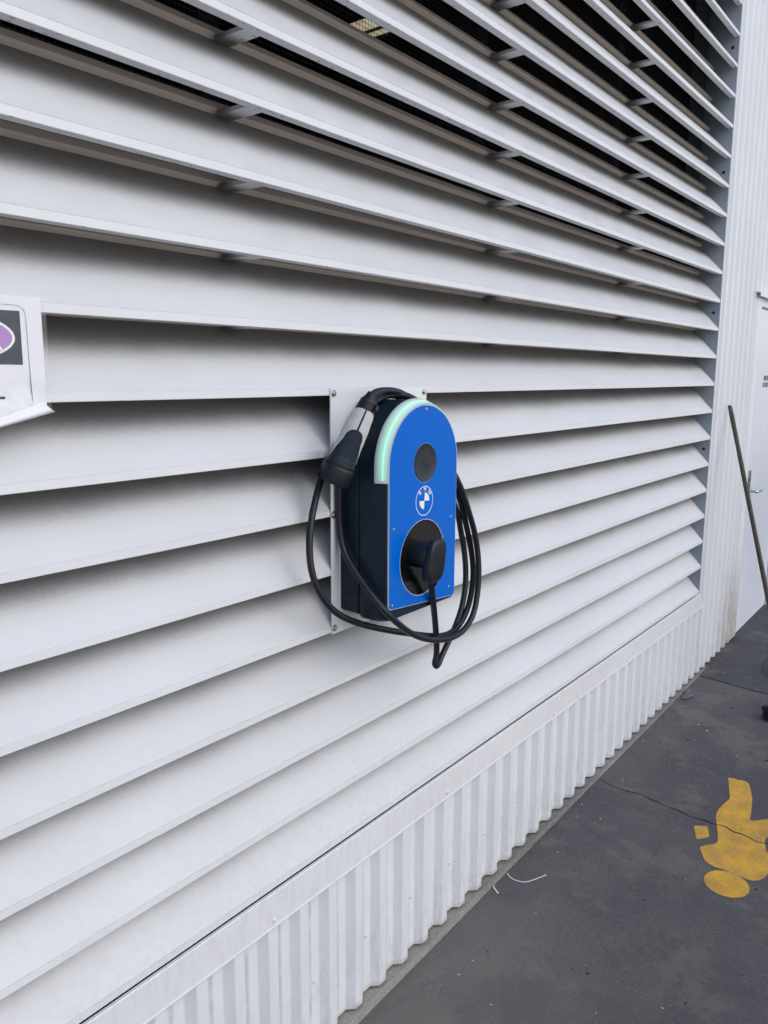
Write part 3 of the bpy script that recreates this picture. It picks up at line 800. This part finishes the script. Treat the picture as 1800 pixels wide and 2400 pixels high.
# diffuser: frosted white plastic, glowing green along the line of LEDs behind it (a lit lamp)
v = lensm.pos(); X, Y, Z = lensm.xyz(v)
dx = lensm.math('SUBTRACT', X, CX); dz = lensm.math('SUBTRACT', lensm.math('MAXIMUM', Z, CZ), CZ)
rr = lensm.math('SQRT', lensm.math('ADD', lensm.math('MULTIPLY', dx, dx), lensm.math('MULTIPLY', dz, dz)))
glow = lensm.ramp(lensm.math('ABSOLUTE', lensm.math('SUBTRACT', rr, .1585)), .0, .0075, 1, 0)
glow = lensm.math('MULTIPLY', glow, lensm.ramp(Z, -.206, -.194))
glow = lensm.math('MULTIPLY', glow, lensm.ramp(X, .27, .20))
lensm.out((.56, .63, .65, 1), .30)
lensm.b.inputs['Emission Color'].default_value = (.14, 1.0, .45, 1)
lensm.l(lensm.math('MULTIPLY', glow, .25), lensm.b.inputs['Emission Strength'])
M['lenslit'] = lensm.m
lb = band('light_strip', [(.1497, -.1485), (.1515, -.1492), (.1560, -.1440), (.1640, -.1245), (.1652, -.1190), (.1642, -.1160), (.150, -.1160), (.149, -.146)], -.208, 'lenslit')
# LED dots
ledm = bpy.data.meshes.new('led'); bmx = bmesh.new(); bmesh.ops.create_uvsphere(bmx, u_segments=8, v_segments=5, radius=.0011); bmx.to_mesh(ledm); bmx.free(); ledm.materials.append(M['led'])
arc_len = 0
pos = []
z = -.199
while z < CZ: pos.append((CX - .1588, z)); z += .0066
a = PI
while a > PI * .47: pos.append((CX + .1588 * math.cos(a), CZ + .1588 * math.sin(a))); a -= .0066 / .1588
for (x, z) in pos:
    o = bpy.data.objects.new('led', ledm); COL.objects.link(o); o.parent = lb; o.location = (x, -.1378, z)
# front panel with holes
hole_c = (.190, -.4146); hole_r = .0985; rf_c = (.1955, -.1695); rf_r = .0495
circle = lambda c, r, n=64: [(c[0] + r*math.cos(2*PI*i/n), c[1] + r*math.sin(2*PI*i/n)) for i in range(n)]
def panel_out(r, zb_, tilt=0.):
    o = archline(r, zb_, .011); return [(x, z - .012 * ((x - CX) / .149) * (1 if z < -.4 else 0) * min(1, max(0, (-.4 - z) / .12))) for x, z in o]
plate_xz('front_panel', panel_out(.1490, -.5360), [circle(hole_c, hole_r), circle(rf_c, rf_r)], -.1500, -.1462, 'paneledge', ch)
fp_ = plate_xz('panel_film', panel_out(.1478, -.5348), [circle(hole_c, hole_r + .0016), circle(rf_c, rf_r + .0007)], -.15035, -.1501, 'blue', ch)
for (x, z) in ((.1975, -.0355), (.3178, -.3265), (.0645, -.3229), (.0606, -.5154), (.3155, -.5198)):
    s = lathe('panel_screw', [(.0046, 0), (.0046, .0008), (.0038, .0018), (.0024, .0020)], (x, -.15036, z), (0, -1, 0), 'steel', ch, 20)
    lathe('socket', [(.0019, 0), (.0019, .0003)], (x, -.1524, z), (0, -1, 0), 'screwdark', s, 6, False)
# card reader
rd = lathe('card_reader', [(.0492, .004), (.0492, .0148), (.0480, .0160), (.0340, .0128), (.0330, .0127)], (rf_c[0], -.1360, rf_c[1]), (0, -1, 0), 'reader', ch, 64)
ic = bmesh.new()
def stroke(pts, w_, y, bmx):
    for a, b in zip(pts, pts[1:]):
        A, B = Vector(a), Vector(b); d_ = (B - A).normalized(); n = Vector((-d_.y, d_.x)) * w_ / 2; A = A - d_ * w_ * .3; B = B + d_ * w_ * .3
        q = [A - n, B - n, B + n, A + n]; lo = [bmx.verts.new((p.x, y, p.y)) for p in q]; hi = [bmx.verts.new((p.x, y - .0002, p.y)) for p in q]
        bmx.faces.new(hi); 
        for i in range(4): bmx.faces.new((lo[i], lo[(i+1) % 4], hi[(i+1) % 4], hi[i]))
cx_, cz_ = rf_c[0] + .003, rf_c[1] - .002
card = [(-.008, .006), (.002, .016), (.0095, .003), (.001, -.010), (-.008, .006)]
card = [(-.0105, .0035), (-.0035, .0135), (.0065, -.002), (-.001, -.012), (-.0105, .0035)]
stroke([(cx_ + a, cz_ + b) for a, b in card], .0009, -.14885, ic)
for r in (.005, .008, .011):
    stroke([(cx_ + .004 + r*math.cos(math.radians(t)), cz_ - .012 + r*math.sin(math.radians(t))) for t in range(15, 110, 12)], .0009, -.1490, ic)
frombm('card_icon', ic, 'screwdark', rd)
# emblem
em = plate_xz('emblem_ring', circle((.193, -.2672), .0382), [circle((.193, -.2672), .0364)], -.1508, -.1504, 'print', ch)
def quad(a0, a1, r): return [(.193, -.2672)] + [(.193 + r*math.cos(math.radians(a0 + (a1-a0)*i/14)), -.2672 + r*math.sin(math.radians(a0 + (a1-a0)*i/14))) for i in range(15)]
TL = -4
for a0 in (TL, 180 + TL): plate_xz('emblem_quadrant', quad(a0, a0 + 90, .0215), [], -.1508, -.1504, 'print', em)
for c_, ang in (('B', 46), ('M', 0), ('W', -46)):
    t = math.radians(90 + ang + TL); textmesh('emblem_letter', c_, .0140, 'print', em, (.193 + .0296*math.cos(t), -.1506, -.2672 + .0296*math.sin(t)), math.radians(ang + TL), .0003, 1.05, .0002)
# recess and angled plug
rec = []
n = 64
HC_ = Vector((hole_c[0], 0, hole_c[1]))
prof = [(.0984, -.1462), (.0965, -.1445), (.0955, -.1468 + .0)]
# bowl: open cylinder sunk into the housing is impossible in a solid, so the dark recess is a dished gloss insert
lathe('socket_dish', [(.0983, .0), (.0983, .0008), (.0960, .0012), (.0940, .0008), (.0900, .0006), (.02, .0005)], (hole_c[0], -.1460, hole_c[1]), (0, -1, 0), 'blackgloss', ch, 72)
pg = lathe('plug_neck', [(.0345, 0), (.0345, .028), (.0340, .040), (.0325, .046), (.030, .050)], (.164, -.1466, -.400), (0, -1, 0), 'plug', ch, 40)
# plug head: rounded block, superellipse sections along Z
rings = []
secs = []
NZ = 26
for i in range(NZ + 1):
    t = -1 + 2 * i / NZ; tt = math.sin(t * PI / 2)
    zc = tt * .057; w_ = max(0., 1 - abs(tt) ** 3.2) ** (1/3.2)
    hx = .0370 * w_ * (1 - .10 * tt * -1 if False else 1 - .06 * tt); hy = .0145 * (max(0., 1 - abs(tt) ** 4) ** .25)
    rg = []
    for j in range(40):
        a = 2 * PI * j / 40; ca, sa = math.cos(a), math.sin(a); e = 2 / 4.2
        x_ = hx * math.copysign(abs(ca) ** e, ca); y_ = hy * math.copysign(abs(sa) ** e, sa)
        rg.append((.1690 + x_ + .004 * tt, -.2005 + y_ - .004 * tt, -.4120 + zc + .10 * x_ * 0))
    rings.append(rg)
loft('plug_head', rings, 'plug', ch)
lathe('plug_collar', [(.0150, 0), (.0150, .012), (.0128, .020), (.0105, .030)], (.1800, -.186, -.452), Vector((.30, .05, -.95)), 'plug', ch, 20)

# ================================================================ CABLE + CONNECTOR
cb = thing('charging_cable', 'black charging cable looped over the charger and hanging in coils below it', 'cable')
A = [(0.1800, -0.186, -0.446), (0.1850, -0.182, -0.462), (0.1945, -0.175, -0.4764), (0.2136, -0.165, -0.5187), (0.2448, -0.15, -0.5676), (0.2804, -0.132, -0.6279), (0.3024, -0.122, -0.6891), (0.3045, -0.12, -0.723), (0.3005, -0.118, -0.742), (0.3100, -0.1165, -0.7535), (0.3229, -0.115, -0.7515), (0.3379, -0.112, -0.7410), (0.3601, -0.11, -0.7224), (0.3971, -0.107, -0.6925), (0.4348, -0.103, -0.66), (0.4651, -0.1, -0.6202), (0.4867, -0.096, -0.5693), (0.4949, -0.092, -0.5153), (0.4894, -0.088, -0.4546), (0.4724, -0.086, -0.3968), (0.4542, -0.085, -0.3397)]
L2a = [(0.016, -0.0160, -0.2213), (0.016, -0.0150, -0.2681), (0.016, -0.0165, -0.3111), (0.016, -0.022, -0.3536), (0.016, -0.0352, -0.3913), (0.016, -0.0607, -0.424), (0.016, -0.0927, -0.4588), (0.016, -0.1243, -0.4867)]
L2b = [(0.0261, -0.152, -0.5175), (0.0622, -0.16, -0.5539), (0.126, -0.158, -0.5993), (0.1946, -0.155, -0.6339), (0.2683, -0.151, -0.658), (0.3475, -0.146, -0.6724), (0.415, -0.141, -0.6679), (0.467, -0.137, -0.6397), (0.495, -0.133, -0.5864), (0.506, -0.13, -0.5244), (0.504, -0.126, -0.4604), (0.4885, -0.122, -0.3948), (0.4579, -0.12, -0.3323), (0.4302, -0.118, -0.2799), (0.4006, -0.115, -0.2347)]
L1 = [(-0.0200, -0.012, -0.1705), (-0.0460, -0.014, -0.1993), (-0.0800, -0.024, -0.2493), (-0.1096, -0.036, -0.3037), (-0.1204, -0.042, -0.3628), (-0.12, -0.05, -0.4134), (-0.1012, -0.058, -0.4665), (-0.0576, -0.068, -0.5197), (0.0202, -0.08, -0.5649), (0.1196, -0.094, -0.6044), (0.1996, -0.105, -0.6319), (0.2926, -0.111, -0.662), (0.3689, -0.113, -0.6775), (0.4286, -0.113, -0.6672), (0.477, -0.111, -0.6297), (0.5058, -0.108, -0.5757), (0.5156, -0.105, -0.5216), (0.5047, -0.103, -0.4552), (0.4799, -0.102, -0.3875), (0.4536, -0.101, -0.3255), (0.4283, -0.1, -0.2732)]
Gp = [(0.2263, -0.055, 0.0010), (0.1635, -0.068, 0.0100), (0.0846, -0.095, 0.0110), (0.0350, -0.115, 0.0075), (0.0060, -0.126, 0.0000), (-0.006, -0.1285, -0.018)]
def arch(a0, a1, y0, y1, r0=.1715, r1=.1715, n=7):
    o = []
    for i in range(n):
        t = i / (n-1); a = math.radians(a0 + (a1-a0)*t); r = r0 + (r1-r0)*t; o.append((CX + r*math.cos(a), y0 + (y1-y0)*t, CZ + r*math.sin(a)))
    return o
path = A + [(.405, -.075, -.255)] + arch(2, 178, -.060, -.0160) + L2a + L2b + [(.380, -.100, -.190)] + arch(12, 160, -.080, -.036, .176, .173) + [(.010, -.022, -.115)] + L1 + [(.392, -.088, -.205)] + arch(15, 62, -.080, -.052, .176, .1725, 4) + Gp
tube('cable', path, .0084, 'rubber', cb, 16, 8)

# connector gun (part of the cable)
g0 = Vector((-.0030, -.130, -.0045)); g1 = Vector((-.0535, -.062, -.1905)); gax = (g1 - g0).normalized(); TS = .93
nz = Vector((-.66, -.75, .05)); nz = (nz - gax * nz.dot(gax)).normalized(); sx_ = gax.cross(nz)
def gsec(t):
    """half width, half depth at distance t along the gun (0 top .. GL rim)"""
    K = [(0, .0140, .0140), (.008, .0205, .0200), (.028, .0232, .0228), (.055, .0265, .0255), (.085, .0290, .0278), (.120, .0302, .0290), (.155, .0320, .0306), (.172, .0338, .0324), (.180, .0352, .0335)]
    for (a, b) in zip(K, K[1:]):
        if a[0] <= t <= b[0]:
            u = (t - a[0]) / (b[0] - a[0]); u = u*u*(3-2*u); return a[1] + (b[1]-a[1])*u, a[2] + (b[2]-a[2])*u
    return K[-1][1:]
def gp(t, th, off=0.):
    hw, hd_ = gsec(t); s_, c_ = math.sin(th), math.cos(th)
    return g0 + gax * t * TS + sx_ * (hw + off) * s_ + nz * (hd_ + off) * c_
def gpatch(name, t0, t1, lo, hi, off, mat, parent, nt_=28, nth=14):
    vs, fs = [], []
    for i in range(nt_ + 1):
        t = t0 + (t1 - t0) * i / nt_; a, b = lo(t), hi(t)
        for j in range(nth + 1): vs.append(gp(t, a + (b - a) * j / nth, off))
    m = nth + 1; N0 = len(vs)
    for i in range(nt_ + 1):
        t = t0 + (t1 - t0) * i / nt_; a, b = lo(t), hi(t)
        for j in range(nth + 1): vs.append(gp(t, a + (b - a) * j / nth, -.0012))
    for i in range(nt_):
        for j in range(nth):
            q = i*m + j; fs.append((q, q+1, q+m+1, q+m))
        for j in (0, nth):
            q = i*m + j; fs.append((q, q+m, N0+q+m, N0+q))
    for j in range(nth):
        for i in (0, nt_): q = i*m + j; fs.append((q, q+1, N0+q+1, N0+q))
    bm = bmesh.new(); me = bpy.data.meshes.new('t'); me.from_pydata([tuple(v) for v in vs], [], fs); bm.from_mesh(me)
    bmesh.ops.remove_doubles(bm, verts=bm.verts, dist=1e-6)
    o = frombm(name, bm, mat, parent); autosmooth(o, 40); return o
rings = []
ts = [0, .004, .008, .012, .017, .022, .03, .04, .055, .07, .09, .105, .125, .14, .16, .17, .176, .180]
for t in ts: rings.append([tuple(gp(t, 2*PI*j/36, -.0004)) for j in range(36)])
gun = loft('connector', rings, 'plug', cb)
# strain relief lugs at the top
lathe('strain_relief', [(.0105, -.014), (.0125, -.006), (.0165, .004), (.0185, .012)], g0, gax, 'rubber', gun, 24)
tube('latch_lug', [gp(.010, -1.2, .001), gp(.016, -1.0, .005), gp(.024, -.9, .003)], .0045, 'plug', gun, 10, 3)
st = .085  # half angle of the stripe
rt = lambda t, ta: 0
def topround(t, t0, R, full):
    if t < t0 + R: u = max(0, 1 - (t0 + R - t) / R); return full * math.sqrt(max(0, 1 - (1-u)**2))
    return full
def bottomtaper(t, a, b, f0, f1): u = min(1, max(0, (t-a)/(b-a))); return f0 + (f1-f0)*u
# pale shell halves: outer edge curves in at the top
for sgn in (-1, 1):
    full = 1.75
    lo = (lambda t, s=sgn: s * st) ; hi = (lambda t, s=sgn: s * max(st + .01, topround(t, .028, .030, full)))
    gpatch('shell', .029, .110, lo, hi, .0009, 'gunwhite', gun)
    lo2 = (lambda t, s=sgn: s * bottomtaper(t, .110, .168, .75, 1.42)); hi2 = (lambda t, s=sgn: s * bottomtaper(t, .110, .168, 1.75, 1.50))
    gpatch('shell', .110, .168, lo2, hi2, .0009, 'gunwhite', gun)
# navy grip pad, rounded at the top
wtop = lambda t: max(.01, topround(t, .083, .026, .74 + .36 * min(1, max(0, t - .125) / .05)))
gpatch('grip_pad', .0835, .178, lambda t: -wtop(t), lambda t: wtop(t), .0020, 'grip', gun, 34, 20)
gpatch('grip_seam', .086, .177, lambda t: -.012, lambda t: .012, .0022, 'screwdark', gun, 20, 1)
# collar
rg_ = []
lathe('collar', [(r_, t_ * TS) for r_, t_ in [(.0345, .176), (.0375, .1775), (.0380, .182), (.0365, .184), (.0385, .186), (.0400, .192), (.0405, .228), (.0398, .231), (.0340, .2305), (.0330, .214), (.001, .213)]], g0, gax, 'rubber', gun, 48)

# ================================================================ NOTICE in plastic sleeve
no = thing('notice', 'faded paper warning notice in a clear plastic sleeve fixed to the louvre', 'notice')
NR, NL, NTp = -.7262, -1.04, .1735
def wav(x, z):
    a = min(1, max(0, (.058 - z) / .05)); a = a * a
    return a * (.0052 * noise.noise(Vector((x * 22, z * 24, 1.5))) + -.0034 * noise.noise(Vector((x * 50 + z * 35, z * 55, 4))))
def nsurf(name, x0, x1, z0, z1, y, mat, parent, nx=60, nz_=44, zfun=None, yfun=None):
    vs, fs = [], []
    for j in range(nz_ + 1):
        for i in range(nx + 1):
            x = x0 + (x1 - x0) * i / nx; zt_ = z1; zb_ = z0 if zfun is None else zfun(x); z = zt_ + (zb_ - zt_) * j / nz_
            yy = y - .0030 + wav(x, z) + (yfun(x, z) if yfun else 0)
            vs.append((x, yy, z))
    for j in range(nz_):
        for i in range(nx):
            a = j*(nx+1) + i; fs.append((a, a+1, a+nx+2, a+nx+1))
    return mk(name, vs, fs, mat, parent, smooth=True)
curl = lambda x, z: -.10 * max(0, .002 - z) ** 1.0 * .9
low = lambda x: -.0150 - (NR - x) * .26
nsurf('paper_sheet', NL, NR, 0, NTp, -.0022, 'paper', no, zfun=low, yfun=curl)
nsurf('plastic_sleeve', NL - .008, NR + .0075, 0, NTp + .006, -.0034, 'film', no, zfun=lambda x: low(x) - .002, yfun=curl)
def draped(name, outline, holes, off, mat, parent):
    V, Fc = cdt_faces(outline, holes, ())
    bm = bmesh.new(); vs = [bm.verts.new((x, 0, z)) for x, z in V]
    for f in Fc: bm.faces.new([vs[i] for i in f])
    bmesh.ops.delete(bm, geom=[v for v in bm.verts if not v.link_faces], context='VERTS')
    for _ in range(2): bmesh.ops.subdivide_edges(bm, edges=[e for e in bm.edges if e.calc_length() > .012], cuts=1, use_grid_fill=False)
    bmesh.ops.triangulate(bm, faces=bm.faces)
    for v in bm.verts: v.co.y = -.0022 - .0030 + wav(v.co.x, v.co.z) + curl(v.co.x, v.co.z) - off
    return frombm(name, bm, mat, parent)
draped('black_field', [(-1.004, .0625), (-.7640, .0625), (-.7636, .1490), (-1.004, .1490)], [], .0004, 'ink', no)
def ell(a, b, n=48, e=1.0): return [(-.884 + a * math.cos(2*PI*i/n), .1055 + b * math.sin(2*PI*i/n)) for i in range(n)]
draped('oval_border', ell(.1095, .0400), ell(.1050, .0358) and [], .0007, 'print', no)
draped('oval', ell(.1048, .0356), [], .0010, 'purple', no)
t = textmesh('danger_lettering', 'DANGER', .052, 'print', no, (-.8855, -.0068, .1022), 0, .0012, .92)
_mx = max(v.co.x for v in t.data.vertices)
for v in t.data.vertices: v.co.x += -.7965 - _mx
line = [(-1.02, .158), (-.768, .158), (-.7595, .1545), (-.7548, .147), (-.7542, .138), (-.7533, .0625), (-.7525, .002)]
bm = bmesh.new(); stroke(line, .0007, 0, bm)
bmesh.ops.subdivide_edges(bm, edges=bm.edges[:], cuts=3)
for v in bm.verts: v.co.y = -.0022 - .0034 + wav(v.co.x, v.co.z) - .0008
frombm('border_line', bm, 'inkline', no)
draped('black_bar', [(-.93, .0064), (-.7970, .0068), (-.7973, .0112), (-.93, .0108)], [], .0005, 'ink', no)
# curled lower corner
vs, fs = [], []
for i in range(17):
    u = i / 16; a = Vector((-.7363, -.0085, .0013)).lerp(Vector((-.93, -.0085, -.062)), u); b = Vector((-.7150, -.0105, -.0160)).lerp(Vector((-.93, -.010, -.066)), u)
    for j in range(9):
        w_ = j / 8; p = a.lerp(b, w_); p.y -= .008 * math.sin(PI * w_) * (1 - u * .6); p.z -= .004 * math.sin(PI * w_) * (1-u); vs.append(p)
for i in range(16):
    for j in range(8): q = i*9 + j; fs.append((q, q+1, q+10, q+9))
o = mk('curled_corner', vs, fs, 'paper', no, smooth=True)
